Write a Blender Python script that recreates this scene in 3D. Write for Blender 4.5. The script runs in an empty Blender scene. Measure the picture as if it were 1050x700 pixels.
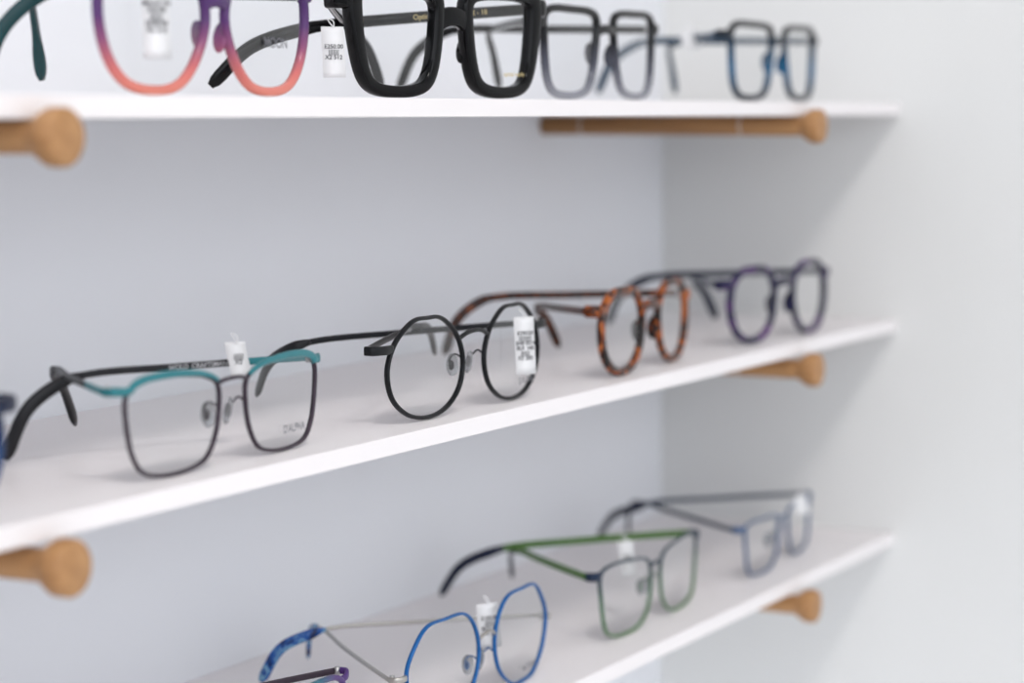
import bpy, math, bmesh
from mathutils import Vector, Matrix
MM=0.001
scn=bpy.context.scene
scn.view_settings.view_transform='Standard'
scn.view_settings.look='None'
# ------------------------------------------------------------------ materials
def srgb(r,g,b):
    def c(v):
        v/=255.0
        return v/12.92 if v<=0.04045 else ((v+0.055)/1.055)**2.4
    return (c(r),c(g),c(b),1)
def newmat(name):
    m=bpy.data.materials.new(name); m.use_nodes=True
    p=m.node_tree.nodes["Principled BSDF"]
    return m,m.node_tree.nodes,m.node_tree.links,p
def plain(name,col,rough=0.4,metal=0.0,spec=0.35,noise=0.0,nscale=200,trans=0.0):
    m,n,l,p=newmat(name)
    p.inputs["Base Color"].default_value=col
    p.inputs["Roughness"].default_value=rough
    p.inputs["Metallic"].default_value=metal
    p.inputs["Specular IOR Level"].default_value=spec
    if trans: p.inputs["Transmission Weight"].default_value=trans
    if noise>0:
        tc=n.new("ShaderNodeTexCoord"); t=n.new("ShaderNodeTexNoise"); t.inputs["Scale"].default_value=nscale
        mx=n.new("ShaderNodeMix"); mx.data_type='RGBA'
        l.new(tc.outputs["Object"],t.inputs["Vector"]); l.new(t.outputs["Fac"],mx.inputs[0])
        mx.inputs[6].default_value=tuple(c*(1-noise) for c in col[:3])+(1,)
        mx.inputs[7].default_value=tuple(min(1,c*(1+noise)) for c in col[:3])+(1,)
        l.new(mx.outputs[2],p.inputs["Base Color"])
    return m
def ramp_nodes(n,stops,interp='LINEAR'):
    r=n.new("ShaderNodeValToRGB"); r.color_ramp.interpolation=interp
    e=r.color_ramp.elements
    e[0].position=stops[0][0]; e[0].color=stops[0][1]; e[1].position=stops[-1][0]; e[1].color=stops[-1][1]
    for s in stops[1:-1]:
        k=e.new(s[0]); k.color=s[1]
    return r
def gradz(name,stops,zmax=50,rough=0.2,alpha=None,axis="Z",zmin=0):
    """colour gradient of dyed acetate in object space (mm)"""
    m,n,l,p=newmat(name)
    tc=n.new("ShaderNodeTexCoord"); sp=n.new("ShaderNodeSeparateXYZ"); mr=n.new("ShaderNodeMapRange")
    mr.inputs["From Min"].default_value=zmin*MM; mr.inputs["From Max"].default_value=zmax*MM
    r=ramp_nodes(n,stops)
    l.new(tc.outputs["Object"],sp.inputs[0]); l.new(sp.outputs[axis],mr.inputs["Value"]); l.new(mr.outputs[0],r.inputs[0]); l.new(r.outputs[0],p.inputs["Base Color"])
    p.inputs["Roughness"].default_value=rough; p.inputs["Specular IOR Level"].default_value=0.35
    if alpha:
        r2=ramp_nodes(n,alpha); l.new(mr.outputs[0],r2.inputs[0]); l.new(r2.outputs[0],p.inputs["Alpha"])
    return m
def mottled(name,stops,scale=120,rough=0.2,dist=1.5):
    m,n,l,p=newmat(name)
    tc=n.new("ShaderNodeTexCoord"); t=n.new("ShaderNodeTexNoise"); t.inputs["Scale"].default_value=scale
    t.inputs["Detail"].default_value=3; t.inputs["Distortion"].default_value=dist
    r=ramp_nodes(n,stops)
    l.new(tc.outputs["Object"],t.inputs["Vector"]); l.new(t.outputs["Fac"],r.inputs[0]); l.new(r.outputs[0],p.inputs["Base Color"])
    p.inputs["Roughness"].default_value=rough; p.inputs["Specular IOR Level"].default_value=0.35
    return m
def lensmat():
    m,n,l,p=newmat("demo_lens_clear"); n.remove(p)
    out=n["Material Output"]
    tr=n.new("ShaderNodeBsdfTransparent"); tr.inputs[0].default_value=(0.965,0.972,0.975,1)
    gl=n.new("ShaderNodeBsdfGlossy"); gl.inputs["Roughness"].default_value=0.03
    lw=n.new("ShaderNodeFresnel"); lw.inputs["IOR"].default_value=1.7
    mx=n.new("ShaderNodeMixShader"); l.new(lw.outputs[0],mx.inputs[0]); l.new(tr.outputs[0],mx.inputs[1]); l.new(gl.outputs[0],mx.inputs[2]); l.new(mx.outputs[0],out.inputs[0])
    return m
LENS=lensmat()
def wood():
    m,n,l,p=newmat("oak_wood")
    tc=n.new("ShaderNodeTexCoord"); mp=n.new("ShaderNodeMapping"); mp.inputs["Scale"].default_value=(200,14,200)
    t=n.new("ShaderNodeTexNoise"); t.inputs["Scale"].default_value=1.0; t.inputs["Detail"].default_value=4
    r=ramp_nodes(n,[(0.3,srgb(158,112,68)),(0.7,srgb(184,138,90))])
    l.new(tc.outputs["Object"],mp.inputs[0]); l.new(mp.outputs[0],t.inputs["Vector"]); l.new(t.outputs["Fac"],r.inputs[0]); l.new(r.outputs[0],p.inputs["Base Color"])
    p.inputs["Roughness"].default_value=0.5
    return m
WOOD=wood()
PAD=plain("silicone_pad",(0.75,0.76,0.78,1),0.2,trans=0.7)
STEEL=plain("steel_hinge",(0.5,0.5,0.5,1),0.3,1.0)
SILVER=plain("silver_metal",(0.45,0.43,0.4,1),0.3,0.9)
PAPER=plain("tag_paper",(0.78,0.78,0.79,1),0.6)
INK=plain("black_ink",(0.04,0.04,0.05,1),0.6)
GREYINK=plain("grey_lens_print",(0.15,0.15,0.17,1),0.6)
GOLDINK=plain("gold_print",(0.6,0.48,0.22,1),0.5)
WHITEINK=plain("pale_print",(0.5,0.5,0.52,1),0.5)
# ------------------------------------------------------------------ mesh helpers
def link(o):
    scn.collection.objects.link(o); return o
def mesh_obj(name,verts,faces,mat,parent=None,smooth=True,scale=MM):
    me=bpy.data.meshes.new(name); me.from_pydata([tuple(c*scale for c in v) for v in verts],[],faces); me.update()
    bm=bmesh.new(); bm.from_mesh(me); bmesh.ops.recalc_face_normals(bm,faces=bm.faces); bm.to_mesh(me); bm.free()
    if smooth:
        for p in me.polygons: p.use_smooth=True
    me.materials.append(mat)
    o=link(bpy.data.objects.new(name,me))
    if parent: o.parent=parent
    return o
def catmull(P,n,closed):
    P=[Vector(p) for p in P]; out=[]; N=len(P)
    segs=N if closed else N-1
    for i in range(segs):
        if closed: a,b,c,d=P[i-1],P[i],P[(i+1)%N],P[(i+2)%N]
        else: a=P[i-1] if i>0 else P[0]*2-P[1]; b=P[i]; c=P[i+1]; d=P[i+2] if i+2<N else P[-1]*2-P[-2]
        t0=0; t1=t0+max((b-a).length,1e-6)**.5; t2=t1+max((c-b).length,1e-6)**.5; t3=t2+max((d-c).length,1e-6)**.5
        for k in range(n):
            t=t1+(t2-t1)*k/n
            A1=a*((t1-t)/(t1-t0))+b*((t-t0)/(t1-t0)); A2=b*((t2-t)/(t2-t1))+c*((t-t1)/(t2-t1)); A3=c*((t3-t)/(t3-t2))+d*((t-t2)/(t3-t2))
            B1=A1*((t2-t)/(t2-t0))+A2*((t-t0)/(t2-t0)); B2=A2*((t3-t)/(t3-t1))+A3*((t-t1)/(t3-t1))
            out.append(B1*((t2-t)/(t2-t1))+B2*((t-t1)/(t2-t1)))
    if not closed: out.append(P[-1])
    return out
def sweep_data(pts,closed,sizes,ref,K=12,ex=2.6):
    N=len(pts); V=[];Fc=[]
    for i,p in enumerate(pts):
        a=pts[i-1] if (i>0 or closed) else p; b=pts[(i+1)%N] if (i<N-1 or closed) else p
        T=(b-a).normalized(); S=T.cross(ref)
        if S.length<1e-4: S=T.cross(Vector((1,0,0.01)))
        S.normalize(); Uv=S.cross(T).normalized()
        sa,sb=sizes[i]
        for k in range(K):
            th=2*math.pi*k/K; c,s=math.cos(th),math.sin(th)
            x=math.copysign(abs(c)**(2/ex),c)*sa/2; y=math.copysign(abs(s)**(2/ex),s)*sb/2
            V.append(p+S*x+Uv*y)
    for i in range(N if closed else N-1):
        j=(i+1)%N
        for k in range(K):
            k2=(k+1)%K; Fc.append((i*K+k,i*K+k2,j*K+k2,j*K+k))
    if not closed:
        Fc.append(tuple(range(K))[::-1]); Fc.append(tuple((N-1)*K+k for k in range(K)))
    return V,Fc
def sweep(name,pts,closed,sizes,ref,mat,parent,ex=2.6,K=12):
    if isinstance(sizes,tuple): sizes=[sizes]*len(pts)
    V,Fc=sweep_data(pts,closed,sizes,Vector(ref),K,ex)
    return mesh_obj(name,V,Fc,mat,parent)
def ellipsoid(name,c,r,mat,parent,rot=None,seg=14,rings=8):
    V=[];Fc=[]
    R=rot or Matrix.Identity(3)
    for i in range(rings+1):
        ph=math.pi*i/rings
        for k in range(seg):
            th=2*math.pi*k/seg
            V.append(Vector(c)+R@Vector((r[0]*math.sin(ph)*math.cos(th),r[1]*math.sin(ph)*math.sin(th),r[2]*math.cos(ph))))
    for i in range(rings):
        for k in range(seg):
            k2=(k+1)%seg; Fc.append((i*seg+k,i*seg+k2,(i+1)*seg+k2,(i+1)*seg+k))
    return mesh_obj(name,V,Fc,mat,parent)
def text(name,body,size,loc,xdir,ydir,mat,parent,sp=1.0):
    cu=bpy.data.curves.new(name,'FONT'); cu.body=body; cu.size=size*MM; cu.space_line=sp; cu.align_x='CENTER'; cu.align_y='CENTER'
    cu.offset=0.012*size*MM
    cu.materials.append(mat)
    o=link(bpy.data.objects.new(name,cu)); o.parent=parent
    x=Vector(xdir).normalized(); y=Vector(ydir); y=(y-x*y.dot(x)).normalized(); z=x.cross(y)
    M=Matrix((x,y,z)).transposed().to_4x4(); M.translation=Vector(loc)*MM
    o.matrix_local=M
    return o
# ------------------------------------------------------------------ eyeglasses
WRAP=3.2/(68*68)
def wr(p): return Vector((p[0],p[1]+WRAP*p[0]*p[0],p[2]))
def eyeglasses(name,mid,ang,Z,shape,rim,depth,mat,temples,tmat,tipmat=None,hv=38,bridge=None,metal=True,ttop=(3.0,1.2),ttip=(5.5,2.6),
               hu=71,brow=None,bridge_mat=None,pads=True,lens_print=None,hinge_mat=None,ex=2.6,rimfn=None,ep=None,epmat=None,
               ttexts=(),tags=(),sx=1.0,sz=1.0,tstart=None):
    root=link(bpy.data.objects.new(name,None)); root.empty_display_size=0.02
    root.location=(mid[0],mid[1],Z); root.rotation_euler=(0,0,math.radians(ang))
    base=[Vector((p[0]*sx,0,p[1]*sz)) for p in shape]
    cen=sum(base,Vector())/len(base)
    curve=catmull(base,8,True); N=len(curve)
    rw=[]; ctr=[]
    for i,p in enumerate(curve):
        T=(curve[(i+1)%N]-curve[i-1]).normalized(); nn=Vector((T.z,0,-T.x))
        if nn.dot(p-cen)<0: nn=-nn
        w=rim
        if rimfn: w=rimfn(nn,p)
        rw.append(w); ctr.append(p+nn*w/2)
    low=min(c.z-w/2 for c,w in zip(ctr,rw)); lift=0.25-low
    hv=hv+lift
    for side,sn in ((1,"right"),(-1,"left")):
        pts=[wr((side*p.x,0,p.z+lift)) for p in ctr]
        sweep("rim_"+sn,pts,True,[(w,depth) for w in rw],(0,1,0),mat,root,ex=ex,K=16)
        lp=[wr((side*p.x,0.0,p.z+lift)) for p in curve]; c=wr((side*cen.x,0,cen.z+lift))-Vector((0,1.0,0))
        V=[c];Fc=[]
        for ring,fr in enumerate((0.5,1.0)):
            for p in lp:
                q=c+(p-c)*fr
                if ring==0: q=q-Vector((0,-0.25,0))
                V.append(q)
        for i in range(N):
            j=(i+1)%N; Fc.append((0,1+i,1+j)); Fc.append((1+i,1+N+i,1+N+j,1+j))
        mesh_obj("lens_"+sn,V,Fc,LENS,root)
        H=Vector((side*hu,9,hv))
        oi=max(range(N),key=lambda i:ctr[i].x-abs(ctr[i].z+lift-hv)*1.2)
        A=wr((side*ctr[oi].x,0,ctr[oi].z+lift))
        mid1=Vector((side*(hu-0.3),A.y+1.0,hv))
        epz,epy=ep if ep else ((3.2,1.8) if metal else (6.5,depth))
        path=catmull([A,A*0.45+mid1*0.55+Vector((side*0.6,-0.5,0)),mid1+Vector((0,0.8,0)),H],6,False)
        sweep("endpiece_"+sn,path,False,[(epy,epz)]*len(path),(0,0.01,1),epmat or mat,root,ex=3)
        hb=[H+Vector((-side*1.6,-0.5,-2.0)),H+Vector((-side*1.6,-0.5,2.0))]
        sweep("hinge_"+sn,hb,False,(2.2,2.2),(0,1,0),hinge_mat or STEEL,root)
        Bp,Tp=[Vector(v) for v in temples[sn]]
        mid2=Bp*0.5+Tp*0.5; out=(Bp-H); out.z=0; out.normalize(); mid2+=out*5+Vector((0,0,4))
        cp=[H,H*0.75+Bp*0.25+Vector((side*1.5,0,0.3)),H*0.4+Bp*0.6+Vector((side*2,0,0.5)),Bp-out*8+Vector((0,0,0.6)),Bp+out*4+Vector((0,0,-1.5)),mid2,Tp]
        tp=catmull(cp,8,False); n=len(tp); szs=[]
        for i in range(n):
            t=i/(n-1)
            k=min(1,max(0,(t-0.55)/0.15)); k=k*k*(3-2*k)
            endk=1.0 if i<n-2 else (0.9 if i==n-2 else 0.5)
            szs.append(((ttop[1]+(ttip[1]-ttop[1])*k)*endk,(ttop[0]+(ttip[0]-ttop[0])*k)*endk))
        s0=0
        if tstart:
            s0=9; sweep("temple_root_"+sn,tp[:s0+1],False,szs[:s0+1],(0,0.01,1),tstart,root,ex=3.2)
        if tipmat:
            c0=int(n*0.56)
            sweep("temple_"+sn,tp[s0:c0+1],False,szs[s0:c0+1],(0,0.01,1),tmat,root,ex=3.2)
            sweep("temple_tip_"+sn,tp[c0:],False,szs[c0:],(0.02,0.01,1),tipmat,root,ex=2.6)
        else:
            sweep("temple_"+sn,tp[s0:],False,szs[s0:],(0,0.01,1),tmat,root,ex=3.0)
        for (ts,frac,body,size,tm) in ttexts:
            if ts==sn:
                q=H*(1-frac)+Bp*frac+Vector((side*1.8*(1-frac),0,0.4)); xd=(H-Bp)*side
                nrm=Vector((-xd.y,xd.x,0)).normalized()
                text("temple_print_"+sn,body,size,q-nrm*(ttop[1]/2+0.55),xd,(0,0,1),tm,root)
    if brow:
        bm_,bw,vmin=brow
        for side,sn in ((1,"right"),(-1,"left")):
            idx=[i for i in range(N) if curve[i].z>vmin]
            idx.sort(key=lambda i:curve[i].x)
            pts=[wr((side*(ctr[i].x),-0.9,ctr[i].z+lift+0.9)) for i in idx][::3]
            pts.append(Vector((side*(hu+0.4),5,hv+0.5)))
            pts=catmull(pts,4,False)
            sweep("brow_bar_"+sn,pts,False,[(bw*(0.5+0.5*min(1,i/(len(pts)*0.5))),2.2) for i in range(len(pts))],(0,1,0),bm_,root)
    bv,arch,bs,bd=bridge
    cand=[i for i in range(N) if abs(ctr[i].z-bv)<5 and ctr[i].x<cen.x]
    bi=min(cand,key=lambda i:abs(ctr[i].z-bv)); ux=ctr[bi].x
    path=catmull([wr((-ux,0,bv+lift)),wr((-ux*0.55,-0.6,bv+arch*0.75+lift)),wr((0,-0.9,bv+arch+lift)),wr((ux*0.55,-0.6,bv+arch*0.75+lift)),wr((ux,0,bv+lift))],6,False)
    sweep("bridge",path,False,(bs,bd),(0,1,0),bridge_mat or mat,root,ex=ex)
    if pads:
        pv=bv-13+lift
        cand=[i for i in range(N) if ctr[i].x<cen.x]
        pi=min(cand,key=lambda i:abs(ctr[i].z+lift-(pv+3))); px=ctr[pi].x
        for side,sn in ((1,"right"),(-1,"left")):
            c=Vector((side*(px-2.5),7.0,pv))
            w=catmull([wr((side*px,0.5,pv+4)),Vector((side*(px+0.8),4.0,pv+5.5)),Vector((side*(px+0.2),7.2,pv+2)),c+Vector((side*0.8,0,0))],5,False)
            sweep("pad_arm_"+sn,w,False,(0.9,0.9),(0.1,0.3,1),hinge_mat or mat,root,K=8,ex=2)
            rot=Matrix.Rotation(side*math.radians(-28),3,'Z')@Matrix.Rotation(side*math.radians(12),3,'Y')
            ellipsoid("nose_pad_"+sn,c,(1.1,3.0,5.6),PAD,root,rot)
            ellipsoid("pad_core_"+sn,c+Vector((side*0.9,0,0)),(0.6,1.5,2.6),mat,root,rot,10,6)
    elif not metal:
        pi=min([i for i in range(N) if ctr[i].x<cen.x],key=lambda i:abs(ctr[i].z-(bv-12))); px=ctr[pi].x
        for side,sn in ((1,"right"),(-1,"left")):
            ellipsoid("nose_pad_"+sn,(side*(px-0.8),2.6,ctr[pi].z+lift),(1.8,3.6,6.5),mat,root,Matrix.Rotation(side*math.radians(12),3,'Y'))
    if lens_print:
        body,u,v,size,m=lens_print
        p=wr((u,-1.3,v+lift)); text("lens_print",body,size,p,(1,2*WRAP*u,0),(0,0,1),m,root)
    for (u,w,v,wd,ht,az,tilt,body,ts) in tags:
        n=8;V=[];Fc=[]
        ca,sa=math.cos(math.radians(az)),math.sin(math.radians(az))
        for i in range(n+1):
            t=i/n-0.5
            z=v+t*ht; off=math.sin(t*3.0)*0.6+ t*tilt
            for s in (-0.5,0.5):
                V.append((u+ca*s*wd,w+sa*s*wd+off,z))
        for i in range(n): Fc.append((2*i,2*i+1,2*i+3,2*i+2))
        o=mesh_obj("price_tag",V,Fc,PAPER,root)
        so=o.modifiers.new("thick",'SOLIDIFY'); so.thickness=0.0002
        if body:
            text("price_tag_print",body,ts,(u+sa*0.8,w-0.8*ca,v),(ca,sa,0),(0,0,1),INK,root,sp=0.9)
        top=Vector((u,w,v+ht/2))
        lp=catmull([top,top+Vector((1.5,1.5,2.5)),top+Vector((0,3,3.5)),top+Vector((-1.5,1.5,2.5))],5,True)
        sweep("tag_loop",lp,True,(0.5,0.5),(0,0.3,1),PAPER,root,K=6,ex=2)
    return root
# colours
BLACKM=plain("black_metal",srgb(16,18,22),0.35,0.3)
BLACKG=plain("gloss_black_acetate",srgb(5,5,7),0.1,spec=0.2)
BLACKT=plain("black_temple_acetate",srgb(18,17,22),0.3)
GUN=plain("gunmetal",srgb(62,52,62),0.35,0.4)
TEAL=plain("teal_enamel",srgb(44,122,130),0.3,0.1,noise=0.12,nscale=150)
DTEAL=plain("dark_teal_acetate",srgb(14,56,60),0.25)
NAVY=plain("navy_acetate",srgb(16,24,50),0.25)
NAVYM=plain("navy_metal",srgb(26,42,66),0.35,0.3)
BLUEM=plain("blue_metal",srgb(20,92,156),0.3,0.2)
LBLUE=plain("steel_blue_metal",srgb(52,84,126),0.3,0.3)
GREENM=plain("green_metal",srgb(74,112,46),0.35,0.2)
GREENG=gradz("navy_to_green",[(0.0,srgb(78,120,66)),(0.55,srgb(60,102,74)),(0.85,srgb(22,50,66))],40,0.35)
PURP=gradz("purple_to_coral",[(0.0,srgb(222,132,112)),(0.2,srgb(206,112,108)),(0.42,srgb(136,76,112)),(0.6,srgb(84,48,104)),(1.0,srgb(54,36,88))],50,0.15)
KG=gradz("black_to_clear_grey",[(0.0,srgb(130,132,145)),(0.35,srgb(80,82,95)),(0.62,srgb(18,19,24)),(0.9,srgb(8,8,10))],50,0.15,alpha=[(0.0,(0.5,)*3+(1,)),(0.45,(0.9,)*3+(1,)),(0.6,(1,1,1,1))])
BLUEBLK=gradz("black_to_blue",[(0.0,srgb(10,14,20)),(0.12,srgb(10,36,56)),(0.4,srgb(14,88,128)),(0.72,srgb(10,40,60)),(0.85,srgb(8,10,14))],50,0.2)
BLTEMP=plain("blue_temple_acetate",srgb(24,56,80),0.25)
TORT=mottled("tortoiseshell",[(0.40,srgb(14,8,7)),(0.49,srgb(42,19,11)),(0.54,srgb(128,58,18)),(0.62,srgb(180,98,36)),(0.70,srgb(120,54,20)),(0.76,srgb(36,18,10))],75,dist=2.6)
TORTD=mottled("dark_havana_temple",[(0.38,srgb(20,12,9)),(0.54,srgb(70,34,20)),(0.7,srgb(124,66,34))],90,dist=2.2)
PNAVY=mottled("navy_purple_acetate",[(0.38,srgb(14,18,48)),(0.52,srgb(28,24,66)),(0.62,srgb(92,40,112))],40)
BMARB=mottled("blue_marble_acetate",[(0.38,srgb(16,34,78)),(0.46,srgb(28,82,160)),(0.54,srgb(120,168,196)),(0.6,srgb(18,60,140))],70)
TEALPURP=gradz("teal_purple",[(0.0,srgb(20,130,134)),(0.55,srgb(30,104,120)),(0.85,srgb(74,44,110))],64,0.3,axis="X",zmin=8)
# lens shapes, right eye, mm from bridge centre
SA=[(10.5,31),(17,34.5),(30,36.5),(45,37),(59,35.5),(64,32),(64,22),(61,10),(56,3.6),(46,1),(27,1.5),(18,4.5),(12.5,12),(10,22)]
SB=[(37,44.8),(45,44.6),(51,42),(60,34),(64,23),(61,11.5),(51,3.3),(37,0.5),(23,3.3),(13,11.5),(10,23),(14,34),(23,42),(29,44.6)]
SC=[(36,43),(48,41.5),(56,35.5),(58.5,25),(55,13),(47,6),(37,4),(26,6),(18,12.5),(14,23),(15,34),(23,41.5)]
SI=[(37,48),(52,48),(62,43),(64,31),(60,16),(52,7),(38,4),(23,6.5),(13,17),(8,32),(14,45)]
SJ=[(14,44),(17,46),(54,47),(58,45.5),(58.5,41),(54,13),(49,8.5),(26,8),(19,12),(13.5,38)]
SK=[(12,42),(16,44),(36,45),(56,44.5),(60,42),(60,35),(57,12),(52,6.5),(26,6),(19,10),(12,34)]
SE=[(11,29),(34,32),(58,32),(62,30),(61,19),(57,4),(48,1),(24,1),(15,6),(10,19)]
SF=[(9,33),(30,38),(59,38),(63,35),(62,24),(57,5),(48,1),(23,1),(12,7),(7,20)]
SG=[(20,45),(36,46),(50,45),(58,38),(64,27),(60,13),(48,2),(38,0.5),(26,1.5),(12,12),(8,26),(12,38)]
MZ=-0.1455; BZ=-0.2915
def rimJ(nn,p): return 5.6+(3.4*max(0,nn.x)+1.5*max(0,nn.z))*min(1,max(0,(p.z-5)/35))+1.0*max(0,-nn.x)
def rimC(nn,p): return 4.2+1.4*max(0,nn.x)
def at(m,ang,du,dw):
    a=math.radians(ang); return (m[0]+(du*math.cos(a)-dw*math.sin(a))*MM, m[1]+(du*math.sin(a)+dw*math.cos(a))*MM)
eyeglasses("browline_eyeglasses",at((0.7881,-0.1524),0,6,-6),0.6,MZ,SA,1.5,2.2,GUN,{"left":((-19,73,36),(14,88,9)),"right":((-30,55,35),(-51,73,3.2))},BLACKT,BLACKT,sx=1.03,
  hv=34.5,bridge=(32,1.5,1.6,2.0),brow=(TEAL,3.2,31.8),epmat=TEAL,tstart=TEAL,hu=72.5,lens_print=("D'ALPHA",46,8,4.6,GREYINK),ttexts=(("right",0.5,"WOLD  CRAFTSMAN",3.0,WHITEINK),),
  tags=((33,19,38,9,14,-35,2,"||||||\nX2",2.8),))
eyeglasses("round_metal_eyeglasses",at((0.9943,-0.1536),0,-2,-6),0.3,MZ,SB,1.9,2.6,BLACKM,{"left":((26,44,36),(67,58,18)),"right":((-29,75,31),(-21,108,3.2))},BLACKM,BLACKT,sx=1.14,sz=0.98,
  hv=33,bridge=(33,3,2.0,2.2),ep=(4.2,2.4),hu=84,lens_print=("D'ALPHA",56,7,4.6,GREYINK),tags=((42,-5.5,27,11,28,-35,0,"E290.00\n||||||||||\n3H8 0514\nBLK 145\n|||||||\nX2 200",2.7),),ttexts=(("left",0.72,"c 145 TITANIUM",2.6,WHITEINK),))
eyeglasses("tortoiseshell_eyeglasses",at((1.1912,-0.1560),4,5,-2),4,MZ,SC,4.4,4.2,TORT,{"left":((0,66,32),(28,65,7)),"right":((-15,90,37),(-29,110,6))},TORTD,None,sx=1.06,
  hv=36,bridge=(33,2.5,5.5,4),metal=False,ttop=(4.2,2.8),ttip=(5.5,3.0),pads=False,rimfn=rimC)
eyeglasses("navy_round_eyeglasses",at((1.3971,-0.1564),-3.5,-1,-1),-3.5,MZ,SC,4.4,4.2,PNAVY,{"left":((5,64,34),(28,60,8)),"right":((-15,85,36),(-25,110,6))},NAVY,None,sx=1.12,hu=75,
  hv=37,bridge=(33,2.5,5,4),metal=False,ttop=(4.2,2.8),ttip=(5.5,3.0),pads=False,rimfn=rimC)
eyeglasses("navy_teal_eyeglasses",(0.597,-0.155),0,MZ,SC,4.4,4.2,gradz("navy_teal_acetate",[(0.3,srgb(20,60,110)),(0.8,srgb(16,24,50))],48),{"left":((5,64,34),(28,60,8)),"right":((-15,85,36),(-25,110,6))},NAVY,None,
  hv=37,bridge=(33,2.5,5,4),metal=False,ttop=(5.0,3.2),ttip=(6.5,3.4),pads=False,rimfn=rimC)
# bottom shelf
eyeglasses("rectangular_blue_eyeglasses",at((1.419,-0.1452),4.5,5,-3),4.5,BZ,SE,1.6,2.2,LBLUE,{"left":((-7,95,34),(16,111,9)),"right":((-24,85,36),(-2,125,9))},NAVYM,NAVY,sx=1.1,hu=76,
  hv=31,bridge=(27,1.5,1.8,2),ep=(4,2.2),tags=((30,-3,33,12,12,-30,1,None,2),))
eyeglasses("green_rectangular_eyeglasses",at((1.218,-0.1445),1,6,-5),2,BZ,SF,1.6,2.2,GREENG,{"left":((2,89,34),(37,107,10)),"right":((-11,93,36),(-8,132,5))},GREENM,NAVY,sx=1.1,hu=76,
  hv=36,bridge=(31,1.5,1.8,2),ep=(5,2.2),epmat=NAVYM,ttop=(4.2,1.6),tags=((-8,14,36,10,20,-35,1,"|||||||\nX2 20",3),))
eyeglasses("geometric_blue_eyeglasses",at((1.0233,-0.1455),0,-5,-7),1.5,BZ,SG,1.5,2.2,BLUEM,{"left":((6,99,26),(31,120,3.2)),"right":((-12,87,29),(-26,113,3.2))},SILVER,BMARB,sx=1.15,hu=81,
  hv=25,bridge=(30,3,1.6,1.8),bridge_mat=SILVER,epmat=SILVER,ttop=(2.2,1.2),lens_print=("MODERN",48,6,4,GREYINK),tags=((14,6,34,12,22,-35,1,"E155.00\n|||||||\nBLU 14\nX2 20",2.8),))
eyeglasses("teal_purple_eyeglasses",(0.826,-0.152),0,BZ,SA,2.6,2.6,TEALPURP,{"left":((-12,68,36),(21,83,9)),"right":((-23,50,35),(-44,68,3.2))},GUN,NAVY,
  hv=37,bridge=(33,1.5,2,2))
# top shelf
eyeglasses("purple_coral_eyeglasses",at((0.798,-0.144),0,5,-2),0,0,SI,4.0,4.0,PURP,{"left":((-14,79,40),(0,87,7)),"right":((-34,56,41),(-50,77,5))},DTEAL,None,sx=1.08,hu=76,
  hv=43,bridge=(36,2,6,4),metal=False,ttop=(4.5,2.6),ttip=(6,3),pads=False,lens_print=("MOON",44,22,6,GREYINK),tags=((-47,-5.5,30,11,32,-35,0,"MADE IN\n250.00\n|||||||\nE250.00\nX2 512",2.8),))
eyeglasses("chunky_black_eyeglasses",at((0.9773,-0.1515),-12,5,-1),-12,0,SJ,6,6.5,BLACKG,{"left":((15,75,33),(45,85,5)),"right":((-29,61,34),(-66,91,6))},BLACKG,None,
  hv=45,bridge=(36,3,9,5),metal=False,ttop=(5.5,3.4),ttip=(6.5,3.4),pads=False,rimfn=rimJ,ex=4,hu=72,ep=(9,5.5),
  ttexts=(("right",0.4,"Optical and Works  52 - 18",3.4,GOLDINK),),lens_print=("optical works",46,13,3.0,GOLDINK),tags=((-80,-2,20,10,22,-35,0,"E250.00\n|||||||\nX2 512",2.6),))
eyeglasses("clear_grey_square_eyeglasses",at((1.1618,-0.144),0,3,-1),0,0,SK,4.2,4.2,KG,{"left":((5,72,38),(28,78,7)),"right":((-15,85,38),(-25,112,6))},BLACKG,None,sx=1.06,hu=74,
  hv=40,bridge=(36,2,5,4),metal=False,ttop=(4.5,2.8),ttip=(5.5,3.0),pads=False)
eyeglasses("blue_black_square_eyeglasses",at((1.4139,-0.144),0,0,-1),0,0,SK,4.2,4.2,BLUEBLK,{"left":((3,74,36),(25,80,6)),"right":((-15,85,38),(-25,112,6))},BLTEMP,None,sx=1.1,hu=77,
  hv=40,bridge=(36,2,5,4),metal=False,ttop=(4.5,2.8),ttip=(5.5,3.0),pads=False,tags=((-52,36,38,14,12,-30,0,None,2),))
# ------------------------------------------------------------------ shelves, pegs, room
D=0.174; XF=1.564; X0=-0.42; TH=0.0082
def box(name,lo,hi,mat,bev=0.0):
    bm=bmesh.new(); bmesh.ops.create_cube(bm,size=1)
    for v in bm.verts:
        v.co=Vector([(lo[i]+hi[i])/2+v.co[i]*(hi[i]-lo[i]) for i in range(3)])
    if bev: bmesh.ops.bevel(bm,geom=list(bm.edges),offset=bev,segments=3,affect='EDGES',profile=0.5)
    me=bpy.data.meshes.new(name); bm.to_mesh(me); bm.free(); me.materials.append(mat)
    return link(bpy.data.objects.new(name,me))
def paint(name,col,bump=0.02,scale=60,rough=0.6):
    m,n,l,p=newmat(name)
    tc=n.new("ShaderNodeTexCoord"); t=n.new("ShaderNodeTexNoise"); t.inputs["Scale"].default_value=scale; t.inputs["Detail"].default_value=5
    b=n.new("ShaderNodeBump"); b.inputs["Strength"].default_value=bump; b.inputs["Distance"].default_value=0.001
    l.new(tc.outputs["Object"],t.inputs["Vector"]); l.new(t.outputs["Fac"],b.inputs["Height"]); l.new(b.outputs[0],p.inputs["Normal"])
    p.inputs["Base Color"].default_value=col; p.inputs["Roughness"].default_value=rough; p.inputs["Specular IOR Level"].default_value=0.25
    return m
SHELF=paint("white_shelf_lacquer",(0.90,0.865,0.87,1),0.01,80,0.4)
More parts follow.
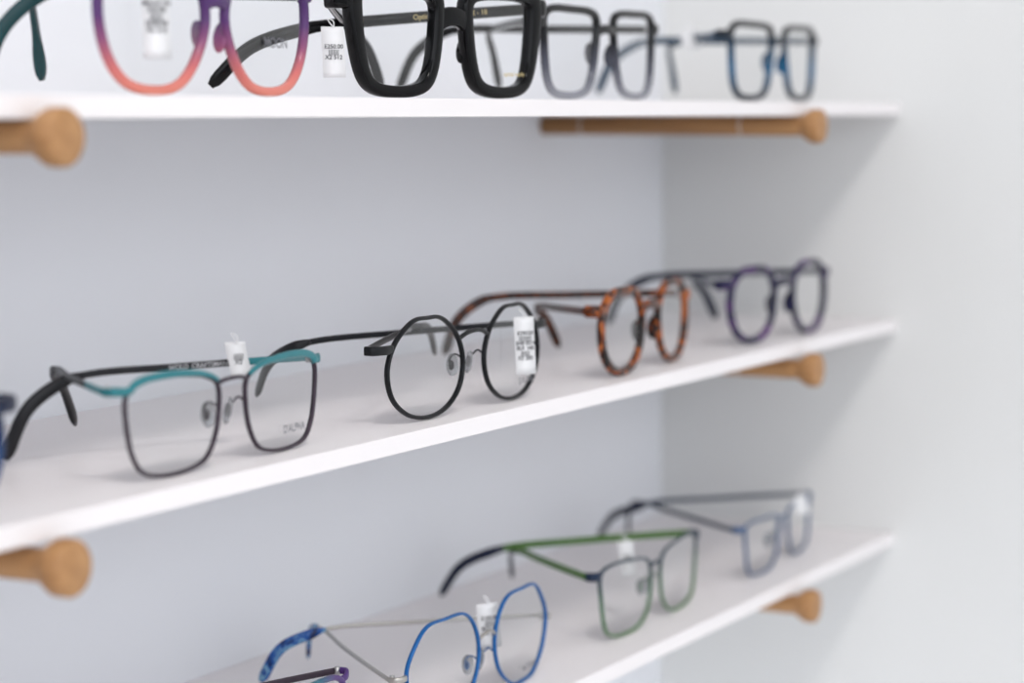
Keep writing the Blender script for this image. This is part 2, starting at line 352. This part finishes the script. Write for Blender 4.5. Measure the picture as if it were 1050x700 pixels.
WALLB=paint("cool_white_wall_paint",(0.84,0.855,0.89,1))
WALLR=paint("warm_white_wall_paint",(0.76,0.765,0.755,1))
FLOOR=plain("pale_floor",(0.7,0.68,0.66,1),0.5,noise=0.1,nscale=4)
for zt in (0,MZ,BZ):
    box("display_shelf",(X0,-D,zt-TH),(XF,0,zt),SHELF,0.0005)
def peg(x,zb):
    r=0.006; R=0.0103; seg=40
    prof=[(0.0,0),(0.0,r),(D-0.004,r),(D+0.0005,r*1.0),(D+0.003,r*1.3),(D+0.006,R*0.93),(D+0.0075,R),(D+0.0125,R),(D+0.0137,R*0.93),(D+0.0141,R*0.82),(D+0.0143,0)]
    V=[];Fc=[]
    for y,rr in prof:
        for k in range(seg):
            a=2*math.pi*k/seg; V.append((rr*math.cos(a),-y,rr*math.sin(a)))
    for i in range(len(prof)-1):
        for k in range(seg):
            k2=(k+1)%seg; Fc.append((i*seg+k,i*seg+k2,(i+1)*seg+k2,(i+1)*seg+k))
    o=mesh_obj("wooden_peg",V,Fc,WOOD,None,True,1.0); o.location=(x,0,zb-r-0.00025)
    for yy in (0.028,0.136):
        pts=[Vector((6.0*math.cos(a),-yy*1000,6.0*math.sin(a))) for a in [2*math.pi*k/32 for k in range(32)]]
        sweep("seam_ring",pts,True,(0.3,0.9),(0,1,0),PAPER,o,K=6,ex=2)
    return o
for zt,dz in ((0,0),(MZ,0.002),(BZ,0.0016)):
    for x in (-0.05,0.655,1.379): peg(x,zt-TH-dz)
box("wall_back",(-1.6,0,-1.4),(XF+0.1,0.1,1.3),WALLB)
box("wall_right",(XF,-3.2,-1.4),(XF+0.1,0,1.3),WALLR)
box("floor",(-1.6,-3.2,-1.45),(XF+0.1,0.1,-1.4),FLOOR)
box("ceiling",(-1.6,-3.2,1.3),(XF+0.1,0.1,1.35),WALLR)
# ------------------------------------------------------------------ light
w=bpy.data.worlds.new("World"); scn.world=w; w.use_nodes=True
wn,wl=w.node_tree.nodes,w.node_tree.links
bg=wn["Background"]; bg.inputs[0].default_value=(0.915,0.945,1.0,1)
tc=wn.new("ShaderNodeTexCoord"); sp=wn.new("ShaderNodeSeparateXYZ"); mr=wn.new("ShaderNodeMapRange"); mr.interpolation_type='SMOOTHSTEP'
mr.inputs["From Min"].default_value=-0.25; mr.inputs["From Max"].default_value=0.35; mr.inputs["To Min"].default_value=0.65; mr.inputs["To Max"].default_value=2.5
wl.new(tc.outputs["Generated"],sp.inputs[0]); wl.new(sp.outputs["Z"],mr.inputs["Value"]); wl.new(mr.outputs[0],bg.inputs[1])
def area(name,loc,target,sx,sy,power,col):
    l=bpy.data.lights.new(name,'AREA'); l.shape='RECTANGLE'; l.size=sx; l.size_y=sy; l.energy=power; l.color=col
    o=link(bpy.data.objects.new(name,l)); o.location=loc
    o.rotation_euler=(Vector(target)-Vector(loc)).to_track_quat('-Z','Y').to_euler()
area("ceiling_light",(0.15,-1.0,1.22),(1.1,-0.15,-0.15),0.3,0.3,11,(1,0.95,0.92))
# ------------------------------------------------------------------ camera
cam=bpy.data.cameras.new("camera"); cam.lens=85; cam.sensor_width=36
co=link(bpy.data.objects.new("camera",cam)); co.location=(0,-0.701,-0.006)
Hh=math.radians(27.7); Pp=math.radians(5.42)
Fv=Vector((math.cos(Hh)*math.cos(Pp),math.sin(Hh)*math.cos(Pp),-math.sin(Pp)))
co.rotation_euler=Fv.to_track_quat('-Z','Y').to_euler()
cam.dof.use_dof=True; cam.dof.focus_distance=1.08; cam.dof.aperture_fstop=5.3
cam.clip_start=0.01
scn.camera=co
